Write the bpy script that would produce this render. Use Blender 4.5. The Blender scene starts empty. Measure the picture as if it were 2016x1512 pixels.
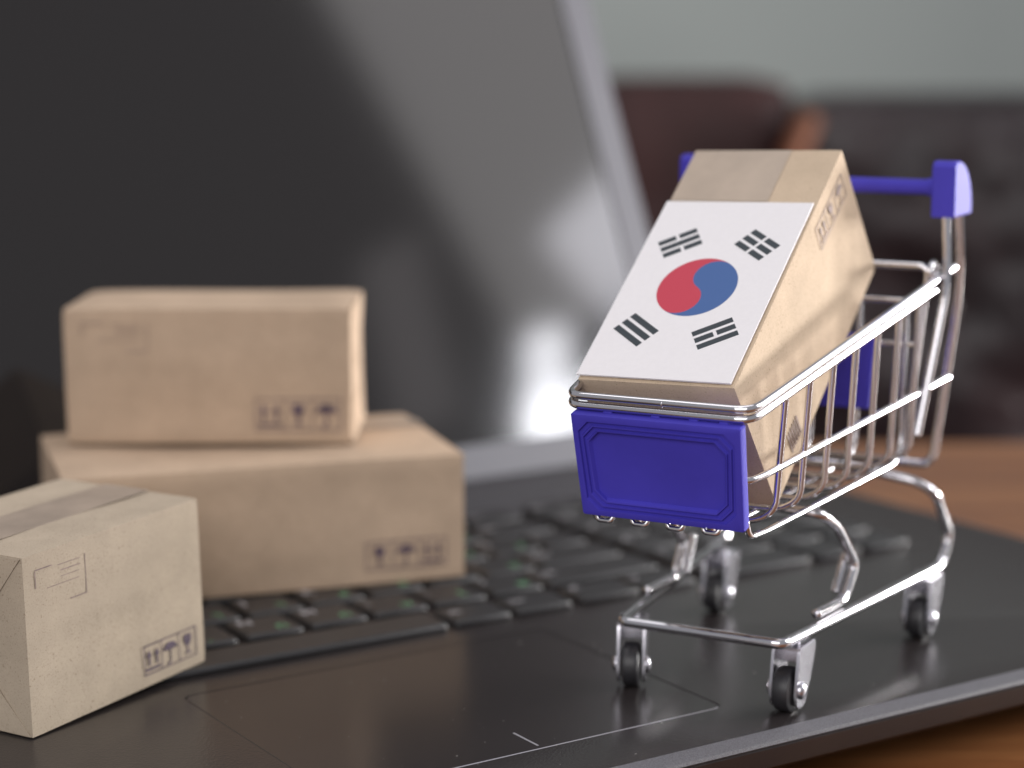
import bpy, bmesh, math, random
from mathutils import Vector, Matrix
random.seed(7)
S = 0.001                                   # everything is written in millimetres
R_ = math.radians
scn = bpy.context.scene
col = scn.collection
PI = math.pi

# ------------------------------------------------------------------ camera
PITCH, ROLL, HCAM, FPX = 9.6403, -0.1369, 154.377, 4000.0
p, r = R_(PITCH), R_(ROLL)
fwd = Vector((0, math.cos(p), -math.sin(p)))
right = Vector((1, 0, 0))
up = right.cross(fwd)
Rr = math.cos(r) * right + math.sin(r) * up
Uu = -math.sin(r) * right + math.cos(r) * up
cd = bpy.data.cameras.new('camera')
cam = bpy.data.objects.new('camera', cd)
col.objects.link(cam)
M = Matrix((Rr, Uu, -fwd)).transposed().to_4x4()
M.translation = Vector((0, 0, HCAM * S))
cam.matrix_world = M
cd.sensor_width = 36
cd.lens = FPX / 2016 * 36
cd.clip_start = 0.02
cd.clip_end = 50
cd.dof.use_dof = True
cd.dof.focus_distance = 0.447
cd.dof.aperture_fstop = 7.0
scn.camera = cam

# ------------------------------------------------------------------ room light
w = bpy.data.worlds.new('World'); scn.world = w; w.use_nodes = True
bg = w.node_tree.nodes['Background']
bg.inputs[0].default_value = (0.93, 0.94, 1.0, 1)
bg.inputs[1].default_value = 0.40
scn.view_settings.view_transform = 'Standard'
scn.view_settings.look = 'None'
scn.view_settings.gamma = 1
scn.view_settings.exposure = 0.0

def area(name, y0, y1, z0, z1, x, rad, color, tilt=0, spread=180):
    """a pane of the big window on the right: radiance rad, lying in the plane x = const, facing -x"""
    ld = bpy.data.lights.new(name, 'AREA'); ld.shape = 'RECTANGLE'
    ld.size = (z1 - z0) * S; ld.size_y = (y1 - y0) * S
    ld.color = color
    ld.energy = rad * PI * ld.size * ld.size_y
    ld.spread = R_(spread)
    o = bpy.data.objects.new(name, ld); col.objects.link(o)
    z = Vector((1, 0, 0)); yv = Vector((0, 1, 0)); xv = yv.cross(z)
    m = Matrix((xv, yv, z)).transposed().to_4x4() @ Matrix.Rotation(R_(tilt), 4, 'Z')
    m.translation = Vector((x, (y0 + y1) / 2, (z0 + z1) / 2)) * S
    o.matrix_world = m
    return o
area('window_light_side', 480, 1000, 250, 760, 1500, 8.0, (1.0, 0.985, 0.95))
area('window_light_gap', 212, 272, 700, 1020, 1488, 24.0, (0.94, 0.95, 1.0), tilt=-30)
area('window_light_gap_low', 206, 314, 560, 925, 1492, 21.0, (0.94, 0.95, 1.0), tilt=-12)
area('window_light_fold', 90, 190, 1010, 1290, 1520, 1.0, (1.0, 0.92, 0.93), tilt=-14)
area('window_light_curtain', 392, 1050, 830, 1165, 1500, 8.2, (0.93, 0.92, 1.0), tilt=7)
area('window_light_blind', 268, 1150, 1000, 1950, 1530, 2.55, (1.0, 0.965, 0.96))

def aimed(name, pos, target, sx, sy, rad, color):
    """area light aimed at a point, outside the frame: back right windows and added fills"""
    ld = bpy.data.lights.new(name, 'AREA'); ld.shape = 'RECTANGLE'
    ld.size, ld.size_y = sx * S, sy * S
    ld.color = color; ld.energy = rad * PI * ld.size * ld.size_y
    o = bpy.data.objects.new(name, ld); col.objects.link(o)
    P_, T_ = Vector(pos) * S, Vector(target) * S
    o.matrix_world = Matrix.Translation(P_) @ (T_ - P_).to_track_quat('-Z', 'Y').to_matrix().to_4x4()
    return o
aimed('window_light_low', (1338, 1138, 128), (46, 480, 70), 330, 180, 148.0, (1.0, 0.97, 0.95))
aimed('window_light_tall', (1190, 1200, 740), (46, 480, 70), 330, 640, 3.0, (0.97, 0.98, 1.0))
aimed('fill_light_overhead', (-150, 700, 1750), (0, 500, 0), 1500, 1000, 1.8, (1.0, 0.97, 0.98))  # added soft fill overhead, gives the chrome contrast
aimed('fill_light_behind', (-500, -1150, 900), (-20, 500, 60), 1700, 1100, 3.3, (1.0, 0.965, 0.96))  # added soft fill behind the camera to brighten the box fronts

# ------------------------------------------------------------------ helpers
def tag(o, label=None, cat=None, group=None, kind=None):
    if label: o['label'] = label
    if cat: o['category'] = cat
    if group: o['group'] = group
    if kind: o['kind'] = kind
    return o

def frame(yaw, ox, oy, oz=0):
    m = Matrix.Rotation(R_(yaw), 4, 'Z'); m.translation = Vector((ox, oy, oz)) * S
    return m

def empty(name, mat, label=None, cat=None, group=None):
    o = bpy.data.objects.new(name, None); col.objects.link(o)
    o.empty_display_size = 0.01
    o.matrix_world = mat
    return tag(o, label, cat, group)

def obj(name, bm, mat, parent=None, loc=None, smooth=True, local=None):
    """link a bmesh (in mm, in the parent's frame) as ONE mesh object"""
    me = bpy.data.meshes.new(name)
    bmesh.ops.recalc_face_normals(bm, faces=bm.faces)
    bm.to_mesh(me); bm.free()
    me.transform(Matrix.Scale(S, 4))
    for m in (mat if isinstance(mat, (list, tuple)) else [mat]): me.materials.append(m)
    if smooth: me.shade_auto(R_(38)) if hasattr(me, 'shade_auto') else me.polygons.foreach_set('use_smooth', [True] * len(me.polygons))
    o = bpy.data.objects.new(name, me); col.objects.link(o)
    if parent is not None: o.parent = parent
    if local is not None: o.matrix_local = local
    elif loc is not None: o.location = Vector(loc) * S
    return o

def smooth_angle(o, ang=38):
    me = o.data
    me.polygons.foreach_set('use_smooth', [True] * len(me.polygons))
    bm = bmesh.new(); bm.from_mesh(me)
    for e in bm.edges:
        if len(e.link_faces) == 2:
            e.smooth = e.calc_face_angle(0) < R_(ang)
    bm.to_mesh(me); bm.free()
    return o

def fillet(pts, rad, n=6, closed=False):
    pts = [Vector(q) for q in pts]; out = []
    N = len(pts)
    for i, P in enumerate(pts):
        if not closed and i in (0, N - 1): out.append(P); continue
        A = pts[i - 1]; B = pts[(i + 1) % N]
        rr = rad[i] if isinstance(rad, (list, tuple)) else rad
        da, db = (A - P), (B - P)
        la, lb = da.length, db.length
        rr2 = min(rr, la * 0.48, lb * 0.48)
        if rr2 < 1e-4: out.append(P); continue
        a = P + da.normalized() * rr2; b = P + db.normalized() * rr2
        for k in range(n + 1):
            t = k / n
            out.append(a * (1 - t) ** 2 + P * 2 * t * (1 - t) + b * t * t)
    return out

def tube(bm, pts, r, n=12, closed=False, caps=True):
    pts = [Vector(q) for q in pts]
    if not isinstance(r, (list, tuple)):     # extra rings close to the bends keep the straight runs straight in the shading
        q_ = []
        for i, P_ in enumerate(pts):
            q_.append(P_)
            if i + 1 < len(pts) or closed:
                Q_ = pts[(i + 1) % len(pts)]; ln = (Q_ - P_).length
                if ln > 1.6:
                    for f_ in (0.35 / ln, 0.5, 1 - 0.35 / ln): q_.append(P_.lerp(Q_, f_))
        pts = q_
    N = len(pts)
    tan = []
    for i in range(N):
        if closed: t = pts[(i + 1) % N] - pts[i - 1]
        elif i == 0: t = pts[1] - pts[0]
        elif i == N - 1: t = pts[-1] - pts[-2]
        else: t = (pts[i + 1] - pts[i]).normalized() + (pts[i] - pts[i - 1]).normalized()
        tan.append(t.normalized())
    ref = Vector((0, 0, 1)) if abs(tan[0].z) < 0.9 else Vector((0, 1, 0))
    u = (ref - tan[0] * ref.dot(tan[0])).normalized()
    rings = []
    for i in range(N):
        if i > 0:
            u = (u - tan[i] * u.dot(tan[i])).normalized()
        v = tan[i].cross(u)
        rad = r[i] if isinstance(r, (list, tuple)) else r
        rings.append([bm.verts.new(pts[i] + (u * math.cos(2 * PI * k / n) + v * math.sin(2 * PI * k / n)) * rad) for k in range(n)])
    M_ = N if closed else N - 1
    for i in range(M_):
        a = rings[i]; b = rings[(i + 1) % N]
        off = 0
        if closed and i == N - 1:      # best rotation match
            off = min(range(n), key=lambda s: (a[0].co - b[s].co).length)
        for k in range(n):
            bm.faces.new((a[k], a[(k + 1) % n], b[(k + 1 + off) % n], b[(k + off) % n]))
    if caps and not closed:
        for ring, t, s in ((rings[0], tan[0], -1), (rings[-1], tan[-1], 1)):
            c = bm.verts.new(sum((q.co for q in ring), Vector()) / n + t * s * (r if not isinstance(r, (list, tuple)) else r[0]) * 0.35)
            for k in range(n): bm.faces.new((ring[k], ring[(k + 1) % n], c))
    return bm

def rod(name, pts, r, mat, parent, rad=3.0, closed=False, n=12):
    bm = bmesh.new(); tube(bm, fillet(pts, rad, 7, closed), r, n, closed)
    return obj(name, bm, mat, parent)

def box(bm, x0, x1, y0, y1, z0, z1, mat_index=0):
    vs = [bm.verts.new((x, y, z)) for z in (z0, z1) for x, y in ((x0, y0), (x1, y0), (x1, y1), (x0, y1))]
    for f in ((0, 3, 2, 1), (4, 5, 6, 7), (0, 1, 5, 4), (1, 2, 6, 5), (2, 3, 7, 6), (3, 0, 4, 7)):
        fc = bm.faces.new([vs[i] for i in f]); fc.material_index = mat_index
    return vs

def bevel_all(bm, w_, seg=2):
    bmesh.ops.bevel(bm, geom=list(bm.edges), offset=w_, segments=seg, affect='EDGES', profile=0.5)

def rings_solid(bm, rings, closed_bottom=True, closed_top=True, mats=None):
    vr = [[bm.verts.new(q) for q in ring] for ring in rings]
    n = len(vr[0])
    for i in range(len(vr) - 1):
        for k in range(n):
            f = bm.faces.new((vr[i][k], vr[i][(k + 1) % n], vr[i + 1][(k + 1) % n], vr[i + 1][k]))
            if mats: f.material_index = mats[i]
    if closed_bottom: bm.faces.new(vr[0][::-1])
    if closed_top: bm.faces.new(vr[-1])
    return vr

def rrect(x0, x1, y0, y1, rad, n=5):
    out = []
    for cx, cy, a0 in ((x1 - rad, y0 + rad, -90), (x1 - rad, y1 - rad, 0), (x0 + rad, y1 - rad, 90), (x0 + rad, y0 + rad, 180)):
        for k in range(n + 1):
            a = R_(a0 + 90 * k / n); out.append((cx + rad * math.cos(a), cy + rad * math.sin(a)))
    return out

def lathe(bm, prof, n=24, axis='x'):
    """prof: list of (radius, along)"""
    rings = []
    for rr, t in prof:
        ring = []
        for k in range(n):
            a = 2 * PI * k / n
            ring.append((t, rr * math.cos(a), rr * math.sin(a)) if axis == 'x' else (rr * math.cos(a), rr * math.sin(a), t))
        rings.append(ring)
    return rings_solid(bm, rings)

# ------------------------------------------------------------------ materials
def newmat(name):
    m = bpy.data.materials.new(name); m.use_nodes = True
    return m, m.node_tree, m.node_tree.nodes['Principled BSDF']

def setp(b, **k):
    names = dict(color='Base Color', rough='Roughness', metal='Metallic', spec='Specular IOR Level', coat='Coat Weight', coatr='Coat Roughness', sss='Subsurface Weight', ior='IOR', sheen='Sheen Weight')
    for a, v in k.items():
        if a == 'color': v = (*v, 1) if len(v) == 3 else v
        b.inputs[names[a]].default_value = v

def noise(nt, scale, detail=4, rough=0.55, stretch=None, coords='Object'):
    tc = nt.nodes.new('ShaderNodeTexCoord'); mp = nt.nodes.new('ShaderNodeMapping')
    nt.links.new(tc.outputs[coords], mp.inputs[0])
    if stretch: mp.inputs['Scale'].default_value = stretch
    n = nt.nodes.new('ShaderNodeTexNoise'); n.inputs['Scale'].default_value = scale
    n.inputs['Detail'].default_value = detail; n.inputs['Roughness'].default_value = rough
    nt.links.new(mp.outputs[0], n.inputs['Vector'])
    return n

def ramp(nt, src, stops):
    c = nt.nodes.new('ShaderNodeValToRGB'); nt.links.new(src, c.inputs[0])
    el = c.color_ramp.elements
    while len(el) < len(stops): el.new(0.5)
    for e, (p_, cc) in zip(el, stops): e.position = p_; e.color = (*cc, 1)
    return c

def bump(nt, src, b, strength, dist, chain=None):
    n = nt.nodes.new('ShaderNodeBump'); n.inputs['Strength'].default_value = strength
    n.inputs['Distance'].default_value = dist
    nt.links.new(src, n.inputs['Height'])
    if chain: nt.links.new(chain.outputs[0], n.inputs['Normal'])
    nt.links.new(n.outputs[0], b.inputs['Normal'])
    return n

def mixmul(nt, a, bsock, fac=1.0):
    m = nt.nodes.new('ShaderNodeMix'); m.data_type = 'RGBA'; m.blend_type = 'MULTIPLY'
    m.inputs[0].default_value = fac
    nt.links.new(a, m.inputs[6]); nt.links.new(bsock, m.inputs[7])
    return m.outputs[2]

def cardboard(name, base):
    m, nt, b = newmat(name)
    n1 = noise(nt, 70, 5, 0.6)                       # broad tone
    lo = tuple(c * 0.90 for c in base); hi = tuple(min(1, c * 1.07) for c in base)
    c1 = ramp(nt, n1.outputs[0], [(0.3, lo), (0.7, hi)])
    n2 = noise(nt, 2600, 3, 0.6)                     # fibres and flecks
    c2 = ramp(nt, n2.outputs[0], [(0.30, (0.70, 0.67, 0.64)), (0.44, (1, 1, 1)), (0.60, (1, 1, 1)), (0.74, (1.2, 1.2, 1.2))])
    n3 = noise(nt, 1300, 2, 0.5)
    c3 = ramp(nt, n3.outputs[0], [(0.26, (0.62, 0.57, 0.52)), (0.33, (1, 1, 1))])
    s = mixmul(nt, mixmul(nt, c1.outputs[0], c2.outputs[0], 0.8), c3.outputs[0], 0.75)
    nt.links.new(s, b.inputs['Base Color'])
    setp(b, rough=0.85, spec=0.15)
    bb = bump(nt, n2.outputs[0], b, 0.25, 0.00008)
    n4 = noise(nt, 110, 3, 0.5)
    bump(nt, n4.outputs[0], b, 0.35, 0.0006, bb)
    return m

M_card = cardboard('kraft_cardboard', (0.57, 0.448, 0.325))  # lighter base colour stands in for stronger light on the cart box
M_card2 = cardboard('kraft_cardboard_pink', (0.485, 0.363, 0.262))
M_card3 = cardboard('kraft_cardboard_shaded', (0.445, 0.368, 0.280))  # darker base colour stands in for shade on the front box

def simple(name, color, rough=0.5, metal=0.0, spec=0.5, bscale=None, bstr=0.2, bdist=0.0001, var=None, **k):
    m, nt, b = newmat(name)
    setp(b, color=color, rough=rough, metal=metal, spec=spec, **k)
    if var:
        n = noise(nt, var[0], 4)
        c = ramp(nt, n.outputs[0], [(0.3, tuple(x * (1 - var[1]) for x in color)), (0.7, tuple(x * (1 + var[1]) for x in color))])
        nt.links.new(c.outputs[0], b.inputs['Base Color'])
    if bscale:
        n = noise(nt, bscale, 2)
        bump(nt, n.outputs[0], b, bstr, bdist)
    return m

M_chrome = simple('chrome_wire', (0.64, 0.63, 0.655), 0.085, 1.0)
M_steel = simple('stamped_steel', (0.52, 0.51, 0.55), 0.24, 1.0, bscale=900, bstr=0.06, bdist=0.0001)
M_weld = simple('brown_weld', (0.45, 0.38, 0.33), 0.35, 0.8)
M_blue = simple('blue_plastic', (0.056, 0.045, 0.42), 0.55, 0.0, 0.22, bscale=260, bstr=0.12, bdist=0.0004, var=(40, 0.12), sss=0.0)
M_rubber = simple('black_rubber', (0.022, 0.021, 0.024), 0.42, bscale=800, bstr=0.2, bdist=0.0002)
M_ink = simple('purple_black_ink', (0.085, 0.055, 0.085), 0.7, var=(500, 0.5))
M_inkf = simple('faded_ink', (0.24, 0.175, 0.16), 0.7, var=(500, 0.35))
M_tape = simple('packing_tape', (0.355, 0.285, 0.225), 0.38, 0.0, 0.6, bscale=150, bstr=0.3, bdist=0.0006, var=(90, 0.12))
M_paper = simple('white_card', (0.79, 0.765, 0.775), 0.55, spec=0.3, var=(900, 0.015))
M_red = simple('flag_red', (0.53, 0.052, 0.085), 0.55, spec=0.3)
M_navy = simple('flag_blue', (0.058, 0.125, 0.32), 0.55, spec=0.3)
M_black = simple('flag_black', (0.040, 0.050, 0.058), 0.55, spec=0.3)
M_lidg = simple('grey_lid_plastic', (0.105, 0.103, 0.117), 0.42, bscale=1500, bstr=0.1, bdist=0.0001)
M_bevel = simple('satin_bevel', (0.115, 0.112, 0.122), 0.42, 0.0, bscale=3000, bstr=0.5, bdist=0.0001, var=(3500, 0.45))
M_line = simple('pad_mark_and_highlight', (0.40, 0.39, 0.42), 0.35, 0.3)
M_key = simple('key_plastic', (0.022, 0.021, 0.022), 0.42, bscale=2500, bstr=0.2, bdist=0.0001, var=(200, 0.15))
M_leg_w = simple('legend_white', (0.46, 0.44, 0.46), 0.6)
M_leg_g = simple('legend_green', (0.12, 0.31, 0.15), 0.6)
M_pad = simple('touchpad_surface', (0.025, 0.021, 0.021), 0.22, bscale=5000, bstr=0.15, bdist=0.00004)
M_dust = simple('dust', (0.4, 0.38, 0.36), 0.9)

m, nt, b = newmat('deck_plastic'); M_deck = m
setp(b, color=(0.025, 0.021, 0.021), rough=0.24, spec=0.5)
v = nt.nodes.new('ShaderNodeTexVoronoi'); v.inputs['Scale'].default_value = 1500
tc = nt.nodes.new('ShaderNodeTexCoord'); nt.links.new(tc.outputs['Object'], v.inputs['Vector'])
bump(nt, v.outputs['Distance'], b, 0.4, 0.00008)

m, nt, b = newmat('display_glass'); M_disp = m
setp(b, color=(0.012, 0.0105, 0.0105), rough=0.075, spec=0.5)

m, nt, b = newmat('polished_wood'); M_wood = m
n1 = noise(nt, 3.2, 6, 0.6, (1, 14, 1))
c1 = ramp(nt, n1.outputs[0], [(0.25, (0.060, 0.020, 0.008)), (0.45, (0.17, 0.062, 0.022)), (0.6, (0.24, 0.10, 0.036)), (0.8, (0.14, 0.048, 0.017))])
n2 = noise(nt, 30, 4, 0.6, (1, 18, 1))
c2 = ramp(nt, n2.outputs[0], [(0.35, (0.72, 0.68, 0.66)), (0.6, (1.05, 1.05, 1.05))])
nt.links.new(mixmul(nt, c1.outputs[0], c2.outputs[0], 0.8), b.inputs['Base Color'])
setp(b, rough=0.28, spec=0.45)
bump(nt, n2.outputs[0], b, 0.1, 0.0003)

m, nt, b = newmat('dark_leather'); M_leather = m
n1 = noise(nt, 9, 3)
c1 = ramp(nt, n1.outputs[0], [(0.3, (0.008, 0.005, 0.006)), (0.7, (0.018, 0.009, 0.010))])
nt.links.new(c1.outputs[0], b.inputs['Base Color'])
setp(b, rough=0.36, spec=0.45)
n2 = noise(nt, 7, 3, 0.5); bb = bump(nt, n2.outputs[0], b, 0.8, 0.05)
n3 = noise(nt, 300, 3); bump(nt, n3.outputs[0], b, 0.3, 0.0008, bb)
M_leather_red = simple('red_brown_leather', (0.030, 0.0115, 0.011), 0.5, spec=0.22, var=(8, 0.25), bscale=9, bstr=0.6, bdist=0.03)
M_trimwood = simple('varnished_trim', (0.12, 0.036, 0.012), 0.7, var=(20, 0.3))
M_button = simple('sofa_button', (0.02, 0.012, 0.012), 0.4)

m, nt, b = newmat('painted_wall'); M_wall = m
n1 = noise(nt, 1.3, 3)
c1 = ramp(nt, n1.outputs[0], [(0.3, (0.385, 0.415, 0.395)), (0.7, (0.40, 0.43, 0.41))])
nt.links.new(c1.outputs[0], b.inputs['Base Color'])
setp(b, rough=0.85, spec=0.2)
n2 = noise(nt, 160, 3); bump(nt, n2.outputs[0], b, 0.2, 0.001)
M_floor = simple('floor_wood', (0.12, 0.06, 0.035), 0.4, var=(3, 0.3))

# ------------------------------------------------------------------ the setting
def plane_solid(name, x0, x1, y0, y1, z0, z1, mat):
    bm = bmesh.new(); box(bm, x0, x1, y0, y1, z0, z1)
    o = obj(name, bm, mat, smooth=False); tag(o, kind='structure'); return o
plane_solid('wall', -3500, 3500, 2600, 2700, -770, 2000, M_wall)
plane_solid('floor', -3500, 3500, -1500, 2600, -820, -770, M_floor)

# ------------------------------------------------------------------ table
TZ = -20.0
tt = empty('wooden_table', frame(0, 0, 0, TZ), 'polished red brown wooden table top under the laptop', 'table')
bm = bmesh.new()
outer = rrect(-900, 900, 60, 872, 60, 6)
rings_solid(bm, [[(x * 0.99, 466 + (y - 466) * 0.985, -28) for x, y in outer], [(x, y, -24) for x, y in outer], [(x, y, -5) for x, y in outer], [(x * .9975, 466 + (y - 466) * .995, 0) for x, y in outer]])
smooth_angle(obj('table_top', bm, M_wood, tt))
for lx, ly in ((-820, 140), (820, 140), (-820, 800), (820, 800)):
    bm = bmesh.new()
    rings_solid(bm, [[(lx + sx * q, ly + sy * q, z) for sx, sy in ((-1, -1), (1, -1), (1, 1), (-1, 1))] for z, q in ((-752, 20), (-28.2, 34))])
    obj('leg', bm, M_wood, tt, smooth=False)

# ------------------------------------------------------------------ sofa behind the table
sofa = empty('leather_sofa', frame(-3, 330, 1640, -770), 'dark leather sofa standing behind the table by the wall', 'sofa')
def cushion(name, x0, x1, y0, y1, z0, z1, mat, rad=45, puff=0.0, tufts=()):
    bm = bmesh.new()
    bmesh.ops.create_cube(bm, size=2)
    bmesh.ops.subdivide_edges(bm, edges=bm.edges, cuts=22, use_grid_fill=True)
    cx, cy, cz = (x0 + x1) / 2, (y0 + y1) / 2, (z0 + z1) / 2
    hx, hy, hz = (x1 - x0) / 2, (y1 - y0) / 2, (z1 - z0) / 2
    for v_ in bm.verts:
        q = Vector((v_.co.x * hx, v_.co.y * hy, v_.co.z * hz))
        inn = Vector((max(-hx + rad, min(hx - rad, q.x)), max(-hy + rad, min(hy - rad, q.y)), max(-hz + rad, min(hz - rad, q.z))))
        d = q - inn
        if d.length > 1e-6: q = inn + d.normalized() * rad
        k = (1 - (q.x / hx) ** 2) * (1 - (q.z / hz) ** 2)
        q.y -= puff * max(0, k) * (1 if v_.co.y < 0 else 0)
        if v_.co.y < 0:
            for tx, tz in tufts:
                dd = math.hypot(q.x - tx, q.z - tz)
                q.y += 24 * math.exp(-(dd / 42) ** 2)
        v_.co = q + Vector((cx, cy, cz))
    bm.normal_update()
    o = obj(name, bm, mat, sofa); smooth_angle(o, 60); return o
tuf = [(x, z) for z in (-60, 110) for x in (-230, -20, 190)] + [(x, 25) for x in (-125, 85)]
cushion('back_cushion', -104, 560, -60, 140, 330, 880, M_leather, 22, 30, tuf)
cushion('back_cushion', -760, -106, -40, 150, 330, 893, M_leather_red, 18, 25)
cushion('seat_cushion', -760, -105, -560, -50, 250, 430, M_leather_red, 50)
cushion('seat_cushion', -95, 560, -560, -70, 250, 430, M_leather, 50)
cushion('sofa_base', -800, 720, -570, 160, 40, 248, M_leather, 20)
cushion('armrest', 572, 720, -580, 160, 250, 640, M_leather, 60)
bm = bmesh.new()
tube(bm, fillet([(-96, -52, 864), (-106, -62, 842), (-122, -74, 790), (-128, -76, 600), (-124, -70, 440)], 40, 6), 10, 14)
smooth_angle(obj('wooden_trim', bm, M_trimwood, sofa))
for tx, tz in tuf:
    bm = bmesh.new(); bmesh.ops.create_icosphere(bm, subdivisions=2, radius=11)
    for v_ in bm.verts: v_.co.y *= 0.5
    obj('button', bm, M_button, sofa, loc=(237.5 + tx, -66 - 8, 606 + tz))

# ------------------------------------------------------------------ laptop (frame: x along the keyboard, y towards the lid, z up, deck at z = 0)
LAP = frame(33.0729, 49.696, 456.751)
lap = empty('laptop', LAP, 'open black laptop with a dark glossy screen on the wooden table', 'laptop')
X0, X1, Y0, Y1 = -232, 180, -18.2, 246
def off(o_): return rrect(X0 - o_, X1 + o_, Y0 - o_, Y1 + o_, 9 + o_, 6)
bm = bmesh.new()
prof = [(-18, -17.4), (-10.0, -14.6), (1.0, -8.6), (3.7, -3.5), (4.1, -2.7), (3.7, -2.45), (3.7, -2.25), (4.1, -1.95), (3.8, -1.15), (0.4, -0.12), (0.0, 0.0)]
mats = [0, 0, 0, 0, 0, 0, 0, 0, 1, 0]
mats = [0, 0, 0, 0, 0, 0, 1, 1, 1, 1]
vr = rings_solid(bm, [[(x, y, z) for x, y in off(o_)] for o_, z in prof], True, False, mats)
hole = rrect(-103.56, 0.06, -0.1, 77.06, 3.05, 5)
hv = [bm.verts.new((x, y, 0)) for x, y in hole]
he = [bm.edges.new((hv[i], hv[(i + 1) % len(hv)])) for i in range(len(hv))]
top = vr[-1]
te = [bm.edges.get((top[i], top[(i + 1) % len(top)])) for i in range(len(top))]
bmesh.ops.triangle_fill(bm, use_beauty=True, use_dissolve=False, edges=te + he)
hb = [bm.verts.new((x, y, -0.6)) for x, y in hole]
for i in range(len(hv)):
    j = (i + 1) % len(hv); bm.faces.new((hv[i], hv[j], hb[j], hb[i]))
bm.faces.new(hb)
smooth_angle(obj('palm_rest_deck', bm, [M_deck, M_bevel], lap, smooth=False), 20)
bm = bmesh.new()
def tp(o_, z): return [(x, y, z) for x, y in rrect(-103.5 + o_, -o_, o_, 77 - o_, 3.0 - o_ * .5, 5)]
rings_solid(bm, [tp(0, -0.55), tp(0, -0.28), tp(0.42, -0.02)], mats=[1, 1, 1])
for f_ in bm.faces:
    f_.normal_update()
    c_ = f_.calc_center_median()
    f_.material_index = 1 if (len(f_.verts) == 4 and c_.y < 0.6 and c_.z > -0.3) else 0  # front chamfer painted lighter, as if catching the light
obj('touchpad', bm, [M_pad, M_line], lap, smooth=False)
bm = bmesh.new(); box(bm, -51.6, -51.1, 2.0, 12.0, -0.02, 0.03)
obj('touchpad_mark', bm, M_line, lap, smooth=False)

# lid
tilt = R_(24.5)
lidm = Matrix.Translation(Vector((0, 243, -1)) * S) @ Matrix.Rotation(-tilt, 4, 'X')
lid = bpy.data.objects.new('screen_lid', None)
bm = bmesh.new()
LX0, LX1, LH = -232, 187.5, 258
def lo(o_, y, zb=0): return [(x, y, z) for x, z in rrect(LX0 + o_, LX1 - o_, zb + o_, LH - o_, 9 - o_ * .6, 6)]
din = rrect(-218, 173.5, 13.5, 246, 2.0, 6)
vr = rings_solid(bm, [[(x, 0.9, z) for x, z in din], [(x, 0.0, z) for x, z in din], lo(1.4, 0.0), lo(0.3, 0.8), lo(0, 2.2), lo(0, 6.0), lo(2.0, 8.0)], False, True)
lidb = smooth_angle(obj('screen_lid', bm, M_lidg, lap, local=lidm, smooth=False), 25)
bm = bmesh.new()
dv = [bm.verts.new((x, 0.8, z)) for x, z in din]; bm.faces.new(dv)
dv2 = [bm.verts.new((x, 1.6, z)) for x, z in din]; bm.faces.new(dv2[::-1])
for i in range(len(dv)): j = (i + 1) % len(dv); bm.faces.new((dv[i], dv[j], dv2[j], dv2[i]))
obj('display', bm, M_disp, lidb, smooth=False)
for hx in (-190, 120):
    bm = bmesh.new(); tube(bm, [(hx, 249, -2), (hx + 45, 249, -2)], 5.0, 20)
    obj('hinge', bm, M_lidg, lap)

# keys
def key_mesh(w_, d_):
    bm = bmesh.new()
    def rr_(o_, z, ry=0): return [(x, y, z) for x, y in rrect(-w_ / 2 + o_, w_ / 2 - o_, -d_ / 2 + o_, d_ / 2 - o_, 1.6 - o_ * .3, 3)]
    rings_solid(bm, [rr_(0.0, 0.05), rr_(0.05, 1.1), rr_(0.55, 1.75), rr_(1.0, 1.85)])
    me = bpy.data.meshes.new('key'); bmesh.ops.recalc_face_normals(bm, faces=bm.faces)
    bm.to_mesh(me); bm.free(); me.transform(Matrix.Scale(S, 4)); me.materials.append(M_key)
    me.polygons.foreach_set('use_smooth', [len(pl.vertices) < 6 for pl in me.polygons])
    return me
kcache = {}
gcache = {}
dg = None
def glyph(ch, size, mat):
    k_ = (ch, size, mat.name)
    if k_ in gcache: return gcache[k_]
    cu = bpy.data.curves.new('t', 'FONT'); cu.body = ch; cu.size = size * S; cu.resolution_u = 2
    cu.extrude = 0.00002
    to = bpy.data.objects.new('t', cu); col.objects.link(to)
    me = bpy.data.meshes.new_from_object(to)
    bpy.data.objects.remove(to); bpy.data.curves.remove(cu)
    me.name = 'legend'; me.materials.clear(); me.materials.append(mat)
    gcache[k_] = me
    return me
def key(xl, xr, yf, d_, leg=None):
    w_ = xr - xl
    k_ = (round(w_, 1), d_)
    if k_ not in kcache: kcache[k_] = key_mesh(w_, d_)
    o = bpy.data.objects.new('key', kcache[k_]); col.objects.link(o); o.parent = lap
    o.location = Vector(((xl + xr) / 2, yf + d_ / 2, 0)) * S
    if leg:
        a, g_, g2 = (list(leg) + [None, None])[:3]
        items = []
        if a: items.append((a, 5.4 if len(a) == 1 else 2.9, M_leg_w, -w_ / 2 + 2.2, 1.8 if len(a) == 1 else 0.5))
        if g_: items.append((g_, 5.8, M_leg_g, 1.6, -5.4))
        for ch, sz, mt, lx, ly in items:
            t_ = bpy.data.objects.new('legend', glyph(ch, sz, mt)); col.objects.link(t_); t_.parent = o
            t_.location = Vector((lx, ly, 1.90)) * S
    return o
P = 19.0
PR = 18.3
def rowy(i): return 89.3 + (0 if i == 0 else 0) + i * PR
KD = 15.6
def row(i, x, items):
    for wu, leg in items:
        wid = wu * P
        key(x + 0.1, x + wid - 2.3, rowy(i), KD if i < 5 else 11.5, leg)
        x += wid
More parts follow.
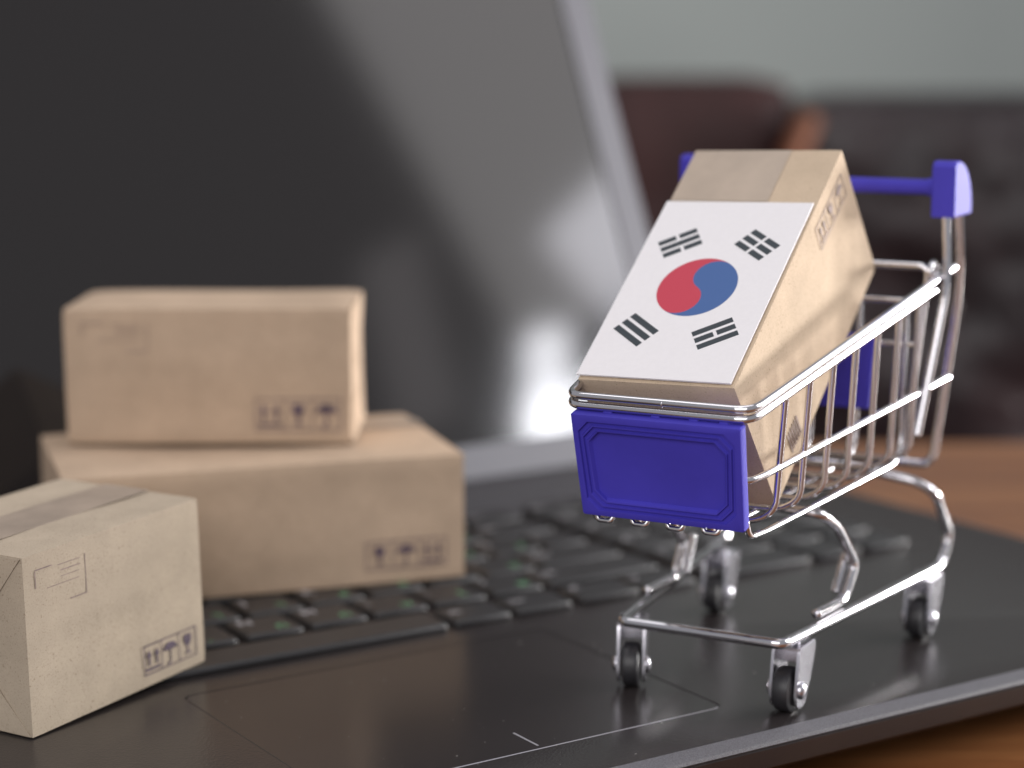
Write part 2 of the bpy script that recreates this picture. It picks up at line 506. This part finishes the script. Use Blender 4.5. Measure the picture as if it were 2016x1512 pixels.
# bottom row, right part measured
row(0, -207, [(1.25, ('Ctrl',)), (1, ('Fn',)), (1, ('+',)), (1.25, ('Alt',))])
key(-120, -21.0, rowy(0), 13.6)
for xl, xr, lg in ((-18.6, -1.0, ('Alt',)), (1.0, 19.0, ('Ctrl',)), (22.4, 42, ('<',)), (43.6, 62, ('v',))): key(xl, xr, rowy(0), 13.6, lg)
row(1, -205, [(2.05, ('Shift',)), (1, ('Z', 'ผ')), (1, ('X', 'ป')), (1, ('C', 'แ')), (1, ('V', 'อ')), (1, ('B', 'ฺ')), (1, ('N', 'ท')), (1, ('M', 'ท')), (1, (',', 'ม')), (1, ('.', 'ใ')), (1, ('/', 'ฝ')), (2.15, ('Shift',))])
row(2, -205, [(1.55, ('Caps',)), (1, ('A', 'ฟ')), (1, ('S', 'ห')), (1, ('D', 'ก')), (1, ('F', 'ด')), (1, ('G', 'เ')), (1, ('H', 'ๅ')), (1, ('J', 'า')), (1, ('K', 'ส')), (1, ('L', 'ส')), (1, (';', 'ว')), (1, ("'", 'ง')), (1.65, ('Enter',))])
row(3, -205, [(1.3, ('Tab',)), (1, ('Q', 'ๆ')), (1, ('W', 'ไ')), (1, ('E', 'ำ')), (1, ('R', 'พ')), (1, ('T', 'ะ')), (1, ('Y', 'ร')), (1, ('U', 'ร')), (1, ('I', 'ร')), (1, ('O', 'น')), (1, ('P', 'ย')), (1, ('[', 'บ')), (1, (']', 'ล')), (0.9, ('\\',))])
row(4, -205, [(0.8, ('`',)), (1, ('1', 'ๅ')), (1, ('2',)), (1, ('3',)), (1, ('4', 'ภ')), (1, ('5', 'ถ')), (1, ('6',)), (1, ('7',)), (1, ('8', 'ค')), (1, ('9', 'ต')), (1, ('0', 'จ')), (1, ('-', 'ข')), (1, ('=', 'ช')), (1.4, ('Bksp',))])
row(5, -205, [(1, ('Esc',))] + [(1.1, ('F%d' % k_,)) for k_ in range(1, 12)] + [(1.1, ('F12',))])
np_ = [['0', None, '.', 'Ent'], ['1', '2', '3', None], ['4', '5', '6', '+'], ['7', '8', '9', None], ['Num', '/', '*', '-'], ['Del', 'PrS', 'Hm', 'End']]
for i, rw in enumerate(np_):
    for j, ch in enumerate(rw):
        xl = 68.5 + j * 19.9
        if i == 0 and j == 1: continue
        key(xl, xl + (17.4 if not (i == 0 and j == 0) else 17.4 + 19.9), rowy(i), KD if i < 5 else 11.5, (ch,) if ch else None)

# fine dust lying on the touchpad and the palm rest
bm = bmesh.new()
for _ in range(90):
    x, y = random.uniform(-100, 60), random.uniform(-15, 80)
    s_ = random.choice((0.10, 0.13, 0.18, 0.25))
    q = [bm.verts.new((x + random.uniform(-1, 1) * s_ * 1.6, y + random.uniform(-1, 1) * s_, 0.02 + random.uniform(0, s_ * .6))) for _k in range(4)]
    for f_ in ((0, 1, 2), (0, 2, 3), (0, 3, 1), (1, 3, 2)): bm.faces.new([q[i] for i in f_])
o = obj('dust_specks', bm, M_dust, smooth=False); o.matrix_world = LAP
tag(o, 'pale dust specks scattered over the black touchpad and palm rest', 'dust', kind='stuff')

# ------------------------------------------------------------------ small cardboard boxes
def box_body(parent, w_, d_, h_, mat, rad=0.55, warp=0.35, seed=0, n=14):
    rnd = random.Random(seed)
    bm = bmesh.new()
    bmesh.ops.create_cube(bm, size=2)
    bmesh.ops.subdivide_edges(bm, edges=bm.edges, cuts=n, use_grid_fill=True)
    ph = [rnd.uniform(0, 6.28) for _ in range(12)]
    h3 = Vector((w_ / 2, d_ / 2, h_ / 2))
    for v_ in bm.verts:
        c = v_.co.copy()
        g_ = Vector([math.copysign(abs(t_) ** 0.72, t_) for t_ in c])   # crowd the grid towards the edges
        q = Vector((g_.x * h3.x, g_.y * h3.y, g_.z * h3.z))
        inn = Vector([max(-h3[i] + rad, min(h3[i] - rad, q[i])) for i in range(3)])
        d = q - inn
        if d.length > 1e-6: q = inn + d.normalized() * rad
        for i in range(3):
            if abs(abs(c[i]) - 1) < 1e-4:
                j, k_ = (i + 1) % 3, (i + 2) % 3
                a_ = (1 - c[j] ** 2) * (1 - c[k_] ** 2)
                wv = math.sin(c[j] * 2.1 + ph[i]) * math.cos(c[k_] * 1.7 + ph[i + 3]) + 0.4 * math.sin(c[j] * 5 + ph[i + 6])
                q[i] += math.copysign(1, c[i]) * (warp * wv * (0.25 + a_) - 0.15 * a_)
        v_.co = q + h3
    o = obj('box_body', bm, mat, parent); smooth_angle(o, 50)
    return o

def plate(name, poly, basis, mat, parent, t=0.3, offs=0.0, label=None):
    """poly: 2D points on a face; basis = (origin, ex, ey, normal); a thin sheet of thickness t"""
    O, ex, ey, nn = [Vector(q) for q in basis]
    bm = bmesh.new()
    a = [bm.verts.new(O + ex * x + ey * y + nn * offs) for x, y in poly]
    b_ = [bm.verts.new(O + ex * x + ey * y + nn * (offs + t)) for x, y in poly]
    bm.faces.new(a[::-1]); bm.faces.new(b_)
    for i in range(len(a)):
        j = (i + 1) % len(a); bm.faces.new((a[i], a[j], b_[j], b_[i]))
    o = obj(name, bm, mat, parent, smooth=False)
    return o

def sheets(name, polys, basis, mat, parent, offs, t=0.04):
    O, ex, ey, nn = [Vector(q) for q in basis]
    bm = bmesh.new()
    for poly in polys:
        a = [bm.verts.new(O + ex * x + ey * y + nn * offs) for x, y in poly]
        b_ = [bm.verts.new(O + ex * x + ey * y + nn * (offs + t)) for x, y in poly]
        bm.faces.new(a[::-1]); bm.faces.new(b_)
        for i in range(len(a)):
            j = (i + 1) % len(a); bm.faces.new((a[i], a[j], b_[j], b_[i]))
    return obj(name, bm, mat, parent, smooth=False)

def seg(x0, y0, x1, y1, t):
    d = Vector((x1 - x0, y1 - y0)); n_ = Vector((-d.y, d.x)).normalized() * t / 2
    return [(x0 + n_.x, y0 + n_.y), (x0 - n_.x, y0 - n_.y), (x1 - n_.x, y1 - n_.y), (x1 + n_.x, y1 + n_.y)]

def arrows(cx, cy, s):
    out = []
    for dx in (-0.8, 0.8):
        x = cx + dx * s
        out.append([(x - 0.17 * s, cy - 0.9 * s), (x + 0.17 * s, cy - 0.9 * s), (x + 0.17 * s, cy + 0.35 * s), (x - 0.17 * s, cy + 0.35 * s)])
        out.append([(x - 0.5 * s, cy + 0.35 * s), (x + 0.5 * s, cy + 0.35 * s), (x, cy + 1.35 * s)])
    out.append(seg(cx - 1.5 * s, cy - 1.4 * s, cx + 1.5 * s, cy - 1.4 * s, 0.34 * s))
    return out
def umbrella(cx, cy, s):
    dome = [(cx + 1.45 * s * math.cos(R_(a)), cy + 0.1 * s + 1.25 * s * math.sin(R_(a))) for a in range(0, 181, 15)]
    scal = []
    for k in range(3):
        x1 = cx - 1.45 * s + k * 0.967 * s; 
        for t_ in (0.0, 0.25, 0.5, 0.75):
            scal.append((x1 + 0.967 * s * t_, cy + 0.1 * s + 0.26 * s * math.sin(PI * t_)))
    out = [dome[:-1] + scal]
    out.append(seg(cx, cy + 0.3 * s, cx, cy - 1.45 * s, 0.24 * s))
    hk = [(cx - 0.32 * s + 0.32 * s * math.cos(R_(a)), cy - 1.45 * s + 0.32 * s * math.sin(R_(a))) for a in range(0, -181, -45)]
    for a, b_ in zip(hk[:-1], hk[1:]): out.append(seg(*a, *b_, 0.2 * s))
    return out
def glass(cx, cy, s):
    bowl = [(cx - 0.72 * s, cy + 1.4 * s), (cx - 0.80 * s, cy + 0.55 * s), (cx - 0.5 * s, cy - 0.05 * s), (cx - 0.12 * s, cy - 0.3 * s), (cx + 0.12 * s, cy - 0.3 * s), (cx + 0.5 * s, cy - 0.05 * s), (cx + 0.80 * s, cy + 0.55 * s), (cx + 0.72 * s, cy + 1.4 * s), (cx + 0.25 * s, cy + 1.4 * s), (cx + 0.38 * s, cy + 0.95 * s), (cx + 0.05 * s, cy + 0.75 * s), (cx + 0.05 * s, cy + 1.4 * s)]
    return [bowl, seg(cx, cy - 0.25 * s, cx, cy - 1.2 * s, 0.22 * s), seg(cx - 0.65 * s, cy - 1.3 * s, cx + 0.65 * s, cy - 1.3 * s, 0.24 * s)]
def care_stamp(x0, y0, x1, y1, order):
    t = 0.26; out = [seg(x0, y0, x1, y0, t), seg(x0, y1, x1, y1, t), seg(x0, y0 - t / 2, x0, y1 + t / 2, t), seg(x1, y0 - t / 2, x1, y1 + t / 2, t)]
    w_ = (x1 - x0) / 3
    for k in (1, 2): out.append(seg(x0 + w_ * k, y0 + t / 2, x0 + w_ * k, y1 - t / 2, t * 0.8))
    s = min((y1 - y0) / 4.1, w_ / 3.5)
    for k, fn in enumerate(order): out += fn(x0 + w_ * (k + 0.5), (y0 + y1) / 2, s)
    return out
def address_frame(x0, y0, x1, y1):
    t = 0.24; W = x1 - x0; Hh = y1 - y0
    return [seg(x0, y1, x0 + W * .33, y1, t), seg(x0, y1 - t, x0, y1 - Hh * .45, t), seg(x1, y1, x1, y0, t * .8), seg(x1, y0, x1 - W * .33, y0, t),
            seg(x0 + W * .45, y1 - .5, x0 + W * .9, y1 - .5, .13), seg(x0 + W * .5, y1 - 1.9, x0 + W * .9, y1 - 1.9, .22), seg(x0 + W * .5, y1 - 3.3, x0 + W * .87, y1 - 3.3, .13), seg(x0 + W * .22, y1 - 4.9, x0 + W * .87, y1 - 4.9, .13)]

def end_flaps(parent, w_, d_, h_, side, mat, dep=0.42):
    """folded paper ends: two trapezoid flaps on the end face"""
    if side < 0: B = ((-0.02, 0, 0), (0, 1, 0), (0, 0, 1), (-1, 0, 0))
    else: B = ((w_ + 0.02, 0, 0), (0, 1, 0), (0, 0, 1), (1, 0, 0))
    k = min(h_ * 0.62, d_ * 0.42)
    plate('end_flap', [(0.5, h_ - 0.4), (d_ - 0.5, h_ - 0.4), (d_ - 0.5 - k * .8, h_ - k), (0.5 + k * .8, h_ - k)][::-1], B, mat, parent, 0.16, 0.05)
    k2 = h_ * 0.30
    plate('end_flap', [(0.5, 0.4), (d_ - 0.5, 0.4), (d_ - 0.5 - k2 * .9, k2), (0.5 + k2 * .9, k2)], B, mat, parent, 0.14, 0.02)

FR = lambda d_off=0.0: ((0, d_off, 0), (1, 0, 0), (0, 0, 1), (0, -1, 0))

# front box on the palm rest, one edge up on the keys
mb = frame(59.3, -107.3, 434.9, 0.15) @ Matrix.Rotation(R_(-1.6), 4, 'Y')
bx = empty('cardboard_box', mb, 'small brown cardboard box nearest the camera, at the left edge on the palm rest', 'box', 'small cardboard boxes on the laptop')
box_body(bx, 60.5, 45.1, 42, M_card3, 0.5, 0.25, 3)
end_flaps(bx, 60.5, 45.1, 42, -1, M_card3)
sheets('care_symbols_stamp', care_stamp(37.9, 3.2, 57.0, 10.3, (arrows, umbrella, glass)), FR(), M_ink, bx, 0.22)
sheets('address_frame_stamp', address_frame(3.5, 29.0, 19.6, 38.2), FR(), M_inkf, bx, 0.22)
plate('packing_tape', [(-0.2, 15), (60.3, 15.4), (60.3, 29.6), (-0.2, 30)], ((0, 0, 42.12), (1, 0, 0), (0, 1, 0), (0, 0, 1)), M_tape, bx, 0.05, 0.1)

# big lower box on the keys
mb = frame(17.9, -120.6, 531.8, 1.95)
bx = empty('cardboard_box', mb, 'long low brown cardboard box lying on the keyboard with another box on top', 'box', 'small cardboard boxes on the laptop')
box_body(bx, 112.4, 67, 36.3, M_card2, 0.8, 0.45, 5)
end_flaps(bx, 112.4, 67, 36.3, 1, M_card2)
sheets('care_symbols_stamp', care_stamp(83.3, 4.5, 106.6, 12.4, (glass, umbrella, arrows)), FR(), M_ink, bx, 0.3)
plate('packing_tape', [(40, 44), (112.6, 44), (112.6, 54), (40, 54)], ((0, 0, 36.5), (1, 0, 0), (0, 1, 0), (0, 0, 1)), M_tape, bx, 0.05, 0.1)

# upper box
mb = frame(-0.1, -128.9, 576.9, 38.75)
bx = empty('cardboard_box', mb, 'brown cardboard box stacked on top of the long low box', 'box', 'small cardboard boxes on the laptop')
box_body(bx, 82.8, 44.6, 39.9, M_card2, 1.2, 0.5, 9)
end_flaps(bx, 82.8, 44.6, 39.9, 1, M_card2)
sheets('care_symbols_stamp', care_stamp(55.0, 4.4, 79.4, 13.4, (arrows, glass, umbrella)), FR(), M_ink, bx, 0.35)
sheets('address_frame_stamp', address_frame(5.5, 27.4, 24.2, 35.6), FR(), M_inkf, bx, 0.35)

# ------------------------------------------------------------------ shopping cart (frame: x sideways, y towards the handle, z up)
CART = frame(-28.227, 46.064, 462.5515)
cart = empty('toy_shopping_cart', CART, 'miniature chrome wire shopping cart with blue plastic handle and front panel', 'shopping cart')
rod('base_frame', [(0, 73, 43.6), (12, 74, 43.0), (26, 77.5, 40.2), (30.4, 80, 37.0), (31.2, 91.5, 23.5), (30.7, 85, 16.4), (20.3, -4.7, 17.5), (-20.3, -4.7, 17.5), (-30.7, 85, 16.4), (-31.2, 91.5, 23.5), (-30.4, 80, 37.0), (-26, 77.5, 40.2), (-12, 74, 43.0)],
    1.28, M_chrome, cart, [2, 4, 4, 3, 5, 2.6, 2.2, 2.2, 2.6, 5, 3, 4, 4], closed=True, n=14)
rod('strut', [(21.9, 13.5, 20.3), (22.4, 31.5, 19.2), (22.9, 38.2, 27.0), (22.4, 25.5, 39.2), (20.8, 17.6, 43.6), (0, 15, 45.2), (-20.8, 17.6, 43.6), (-22.4, 25.5, 39.2), (-22.9, 38.2, 27.0), (-22.4, 31.5, 19.2), (-21.9, 13.5, 20.3)],
    1.22, M_chrome, cart, [0, 3, 3, 3, 3, 3, 3, 3, 3, 3, 0], n=14)
for s in (-1, 1):
    rod('strut_brace', [(s * 20.3, 38.0, 29.2), (s * 20.0, 32.6, 20.6)], 1.1, M_chrome, cart)
def lat(y): return 21.9 + 11.2 * (y + 28) / 95
def zr(y): return 74.0 + 0.195 * (y + 30)
for dz in (2.15, 0.0):
    rod('basket_rim', [(lat(77) if dz else lat(66), 77 if dz else 64, zr(77 if dz else 64) + dz), (lat(-29.5), -30.2, zr(-30) + dz), (-lat(-29.5), -30.2, zr(-30) + dz), (-(lat(77) if dz else lat(66)), 77 if dz else 64, zr(77 if dz else 64) + dz)],
        0.93, M_chrome, cart, 3.6, n=14)
bm = bmesh.new(); tube(bm, [(1.0, -30.2, 76.0), (1.35, -30.2, 76.0)], 1.04, 14)
obj('rim_weld', bm, M_steel, cart)
rod('side_rail', [(32.9, 79, 68.2), (21.2, -20, 60.2), (19.5, -26, 59.6), (-19.5, -26, 59.6), (-21.2, -20, 60.2), (-32.9, 79, 68.2)], 0.84, M_chrome, cart, 4)
for k in range(7):
    y = -13 + 11.7 * k
    xb = 21.0 + 0.125 * (y + 13); zb = 47.6 + 0.028 * (y + 13); xt = lat(y)
    rod('basket_wire', [(xt - 0.6, y, zr(y) - 0.2), (xb, y + 0.4, zb + 3.0), (xb - 5.0, y + 0.6, zb), (-xb + 5.0, y + 0.6, zb), (-xb, y + 0.4, zb + 3.0), (-xt + 0.6, y, zr(y) - 0.2)], 0.78, M_chrome, cart, [0, 2.8, 3.4, 3.4, 2.8, 0], n=10)
for x in (-18.2, -7.6, 1.3, 10.2, 19.0):
    rod('floor_wire', [(x, -25.0, 50.5), (x, -23.0, 46.6), (x * 1.04, -15, 46.3), (x * 1.36, 58, 48.6), (x * 1.37, 62.4, 53), (x * 1.37, 64, 89)], 0.74, M_chrome, cart, [0, 2.2, 3, 3, 3, 0], n=10)
# rear gate, uprights
rod('gate_frame', [(26.3, 63.4, 49.5), (31.0, 65.5, 98.0), (-31.0, 65.5, 98.0), (-26.3, 63.4, 49.5)], 0.95, M_chrome, cart, 2.6)
rod('gate_bar', [(30.2, 64.3, 89.2), (-30.2, 64.3, 89.2)], 0.75, M_chrome, cart)
rod('gate_bar', [(29.0, 63.8, 78.2), (-29.0, 63.8, 78.2)], 0.7, M_chrome, cart)
for s in (-1, 1):
    ring = [(s * 31.9, 66 + 2.4 * math.cos(R_(a)), 96.6 + 2.4 * math.sin(R_(a))) for a in range(0, 360, 20)]
    bm = bmesh.new(); tube(bm, ring, 0.8, 10, True); obj('hinge_loop', bm, M_chrome, cart)
    rod('upright', [(s * 34.2, 67.3, 113), (s * 34.9, 68.6, 93.6), (s * 31.0, 59.6, 56.0)], 1.1, M_chrome, cart, 8, n=14)
rod('handle_frame', [(34, 79.2, 113), (34.4, 82.4, 92), (28.6, 83, 46.5), (26.5, 83, 43.9), (-26.5, 83, 43.9), (-28.6, 83, 46.5), (-34.4, 82.4, 92), (-34, 79.2, 113)], 1.1, M_chrome, cart, [0, 10, 1.6, 1.6, 1.6, 1.6, 10, 0], n=14)

# handle with end caps
bm = bmesh.new()
hp = [(-31.5, 2.3), (-28.2, 2.3), (-27.6, 1.95), (27.6, 1.95), (28.2, 2.3), (31.5, 2.3)]
rings_solid(bm, [[(x, 72.6 + rr_ * math.cos(2 * PI * k / 20), 117.3 + rr_ * math.sin(2 * PI * k / 20)) for k in range(20)] for x, rr_ in hp])
smooth_angle(obj('handle_bar', bm, M_blue, cart), 30)
capp = [(65.2, 110.4), (65.2, 123.0), (66.2, 124.2)] + [(68.5 + 12.3 * math.sin(R_(a)), 111.6 + 12.7 * math.cos(R_(a))) for a in range(0, 91, 10)] + [(80.8, 110.4)]
for s in (-1, 1):
    bm = bmesh.new()
    def cr(x, sh):
        cy, cz = 72.5, 117
        return [(x, cy + (y - cy) * sh, cz + (z - cz) * sh) for y, z in capp]
    rings_solid(bm, [cr(s * 31.0, 0.94), cr(s * 31.35, 1.0), cr(s * 36.6, 1.0), cr(s * 37.0, 0.95)])
    smooth_angle(obj('handle_cap', bm, M_blue, cart), 28)

# blue panels
def panel(name, top, bot, thick, parent, detail=True):
    """top/bot: (half width, y, z) of the front face"""
    (tw, ty, tz), (bw, by, bz) = top, bot
    T, B_ = Vector((0, ty, tz)), Vector((0, by, bz))
    upv = (T - B_); Hh = upv.length; upv.normalize()
    nn = Vector((1, 0, 0)).cross(upv); 
    if nn.y > 0: nn = -nn
    def loop(inset, depth, ch):
        W0, W1, z0, z1 = bw - inset, tw - inset, inset, Hh - inset
        pts = [(-W0 + ch, z0), (W0 - ch, z0), (W0, z0 + ch), (W1, z1 - ch), (W1 - ch, z1), (-W1 + ch, z1), (-W1, z1 - ch), (-W0, z0 + ch)]
        return [B_ + Vector((1, 0, 0)) * x + upv * z + nn * (depth * (1.45 if inset > 1.5 else 1)) for x, z in pts]
    bm = bmesh.new()
    if detail:
        L = [loop(0.6, -thick, .3), loop(0, -thick + .5, .35), loop(0, -0.55, .35), loop(0.18, -0.16, .4), loop(0.55, 0, .4), loop(1.6, 0, 2.5), loop(1.75, -0.42, 2.6), loop(2.35, -0.42, 2.6), loop(2.5, -0.02, 2.65), loop(2.75, -0.02, 2.65), loop(2.9, -0.42, 2.7), loop(3.45, -0.42, 2.7), loop(3.6, -0.05, 2.75), loop(3.9, -0.10, 2.6), loop(4.4, -0.75, 1.6), loop(9.0, -0.80, 1.2)]
    else:
        L = [loop(0.6, -thick, .3), loop(0, -thick + .5, .35), loop(0, -0.4, .35), loop(0.4, 0, .4)]
    rings_solid(bm, L)
    return smooth_angle(obj(name, bm, M_blue, parent), 25)
panel('front_panel', (20.3, -32.6, 72.4), (19.6, -27.4, 48.4), 3.4, cart)
panel('rear_panel', (19.0, 60.5, 80.5), (18.0, 60.0, 61.5), 3.0, cart, False)
for x in (-12.0, -0.5, 8.5, 15.6):
    bm = bmesh.new(); box(bm, x - 1.1, x + 1.1, -30.6, -28.6, 71.3, 73.6); bevel_all(bm, 0.25)
    obj('panel_clip', bm, M_blue, cart)
for x in (-14.6, -6.0, 2.6, 11.2):
    rod('front_loop', [(x - 2.0, -25.6, 49.0), (x - 1.6, -26.2, 47.3), (x + 1.6, -26.2, 47.3), (x + 2.0, -25.6, 49.0)], 0.62, M_chrome, cart, 1.2, n=10)

# casters: fork > wheel, rivet (two)
fork_side = [(-5.0, 15.0), (5.2, 15.0), (5.6, 13.8), (2.4, 6.2), (-0.6, 2.0), (-2.0, 1.1), (-4.6, 1.0), (-6.2, 2.2), (-6.9, 4.4), (-6.6, 6.6), (-5.4, 13.8)]
def fork_mesh():
    bm = bmesh.new()
    for s in (-1, 1):
        x0, x1 = (2.75, 3.45) if s > 0 else (-3.45, -2.75)
        a = [bm.verts.new((x0, y, z)) for y, z in fork_side]; b_ = [bm.verts.new((x1, y, z)) for y, z in fork_side]
        bm.faces.new(a); bm.faces.new(b_)
        for i in range(len(a)):
            j = (i + 1) % len(a); bm.faces.new((a[i], a[j], b_[j], b_[i]))
    vs = box(bm, -3.44, 3.44, -4.9, 5.1, 14.85, 15.5)
    hood = [[(x, y + dy, z) for x in (-3.0, 3.0)] for y, z, dy in ((4.7, 14.9, 0), (4.2, 12.0, 0), (2.9, 9.6, 0))]
    hv_ = [[bm.verts.new(q) for q in rw] + [bm.verts.new((q[0], q[1] + 0.5, q[2])) for q in rw[::-1]] for rw in hood]
    for i in range(2):
        for k in range(4): bm.faces.new((hv_[i][k], hv_[i][(k + 1) % 4], hv_[i + 1][(k + 1) % 4], hv_[i + 1][k]))
    bm.faces.new(hv_[0]); bm.faces.new(hv_[2])
    bmesh.ops.recalc_face_normals(bm, faces=bm.faces)
    bmesh.ops.bevel(bm, geom=[e for e in bm.edges if e.calc_face_angle(0) > 0.5], offset=0.13, segments=2, affect='EDGES')
    # kingpin joining the fork to the frame
    tube(bm, [(0, 0.3, 15.4), (0, 0.3, 16.6)], 1.5, 14)
    return bm
first = None
for (cx, cy, yaw) in ((19.7, 4.6, 0), (-21.6, 4.9, 20), (29.2, 76.6, 0), (-27.2, 74.5, 4)):
    if first is None:
        fo = obj('caster', fork_mesh(), M_steel, cart); smooth_angle(fo, 35)
        bm = bmesh.new()
        lathe(bm, [(1.0, -2.3), (3.4, -2.3), (3.7, -2.05), (4.4, -2.1), (5.1, -1.75), (5.3, -1.2), (5.32, 0), (5.3, 1.2), (5.1, 1.75), (4.4, 2.1), (3.7, 2.05), (3.4, 2.3), (1.0, 2.3)], 36)
        wh = obj('wheel', bm, M_rubber, fo, loc=(0, -3.9, 5.32)); smooth_angle(wh, 40)
        rv = []
        for s in (-1, 1):
            bm = bmesh.new(); lathe(bm, [(2.1, s * 3.4), (2.1, s * 3.8), (1.85, s * 4.25), (1.2, s * 4.6), (0.4, s * 4.75)], 20)
            q = obj('rivet', bm, M_steel, fo, loc=(0, -3.9, 5.32)); smooth_angle(q, 60); rv.append(q)
        kids = [wh] + rv; first = fo
    else:
        fo = first.copy(); col.objects.link(fo); fo.parent = cart
        for k_ in kids:
            c = k_.copy(); col.objects.link(c); c.parent = fo
    fo.location = Vector((cx, cy, 0)) * S
    fo.rotation_euler = (0, 0, R_(yaw))

# ------------------------------------------------------------------ box in the cart with the flag card
Bm = Matrix(((0.99901, 0.00879, -0.0436), (-0.03314, 0.80088, -0.59791), (0.02967, 0.59876, 0.80038)))
W, Lg, D = 38.7, 80.7, 38.5
bmw = CART @ (Matrix.Translation(Vector((17.4, -1.8, 48.9)) * S) @ Bm.to_4x4() @ Matrix.Translation(Vector((-W, 0, 0)) * S))
bx = empty('cardboard_box', bmw, 'tall brown cardboard box tipped upright inside the shopping cart under a flag card', 'box')
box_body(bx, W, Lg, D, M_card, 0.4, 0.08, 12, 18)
RF = ((W, 0, 0), (0, 1, 0), (0, 0, 1), (1, 0, 0))
sheets('care_symbols_stamp', [[(x, y) for x, y in pl] for pl in care_stamp(56.0, 28.6, 76.0, 34.8, (arrows, glass, umbrella))], RF, M_inkf, bx, 0.2)
sheets('bar_stamp', [seg(14 + k * 1.25, 3.4, 14 + k * 1.25, 9.0, 0.55) for k in range(6)], RF, M_inkf, bx, 0.2)
plate('packing_tape', [(0.3, 61.5), (W - 12.8, 61.5), (W - 12.8, 80.4), (0.3, 80.4)], ((0, 0, D), (1, 0, 0), (0, 1, 0), (0, 0, 1)), simple('clear_tape', (0.42, 0.335, 0.26), 0.30, spec=0.5, var=(120, 0.08)), bx, 0.02, 0.1)
cardm = bmw @ Matrix.Translation(Vector((W - 19.85, 30.6, D + 0.33)) * S) @ Matrix.Rotation(R_(-0.3), 4, 'Z')
card = empty('flag_card', cardm, 'white card printed with the South Korean flag lying on the tipped box in the cart', 'card')
bm = bmesh.new()
box(bm, -19.0, 19.0, -29.8, 29.8, 0, 0.42)
obj('white_card', bm, M_paper, card, smooth=False)
d_ = 19.4
def fl(fx, fy): return (-fy, fx)          # flag right -> up the box, flag up -> left
FB = ((0, 0, 0.42), (1, 0, 0), (0, 1, 0), (0, 0, 1))
th = math.atan2(2, 3)
def arc(cx, cy, rr_, a0, a1, n=24): return [(cx + rr_ * math.cos(a0 + (a1 - a0) * k / n), cy + rr_ * math.sin(a0 + (a1 - a0) * k / n)) for k in range(n + 1)]
r1 = d_ / 2; r2 = d_ / 4
al, ar = PI - th, -th
lc = (r2 * math.cos(al), r2 * math.sin(al)); rc = (r2 * math.cos(ar), r2 * math.sin(ar))
big_top = arc(0, 0, r1, al, ar, 48)                                        # over the top, left to right
right_s = arc(*rc, r2, ar, ar + PI, 24)                                    # back to centre, bulging up
left_s = arc(*lc, r2, ar, ar - PI, 24)                                     # centre to the left, bulging down
red = big_top + right_s[1:] + left_s[1:-1]
big_bot = arc(0, 0, r1, ar, al - 2 * PI, 48)
blue = big_bot + left_s[::-1][1:] + right_s[::-1][1:-1]
sheets('red_half', [[fl(*q) for q in red]], FB, M_red, card, 0.01, 0.02)
sheets('blue_half', [[fl(*q) for q in blue]], FB, M_navy, card, 0.01, 0.02)
def trigram(ang, rows):
    out = []
    dx, dy = math.cos(ang), math.sin(ang)
    for i, broken in enumerate(rows):                # i = 0 nearest the centre
        t = d_ * 0.917 + (i - 1) * d_ / 8
        segs = ((-.25, -.0208), (.0208, .25)) if broken else ((-.25, .25),)
        for a, b_ in segs:
            out.append([fl(*q) for q in seg(dx * t - dy * a * d_, dy * t + dx * a * d_, dx * t - dy * b_ * d_, dy * t + dx * b_ * d_, d_ / 12)])
    return out
sheets('trigram', trigram(PI - th, (0, 0, 0)), FB, M_black, card, 0.01, 0.02)
sheets('trigram', trigram(th, (1, 0, 1)), FB, M_black, card, 0.01, 0.02)
sheets('trigram', trigram(PI + th, (0, 1, 0)), FB, M_black, card, 0.01, 0.02)
sheets('trigram', trigram(-th, (1, 1, 1)), FB, M_black, card, 0.01, 0.02)
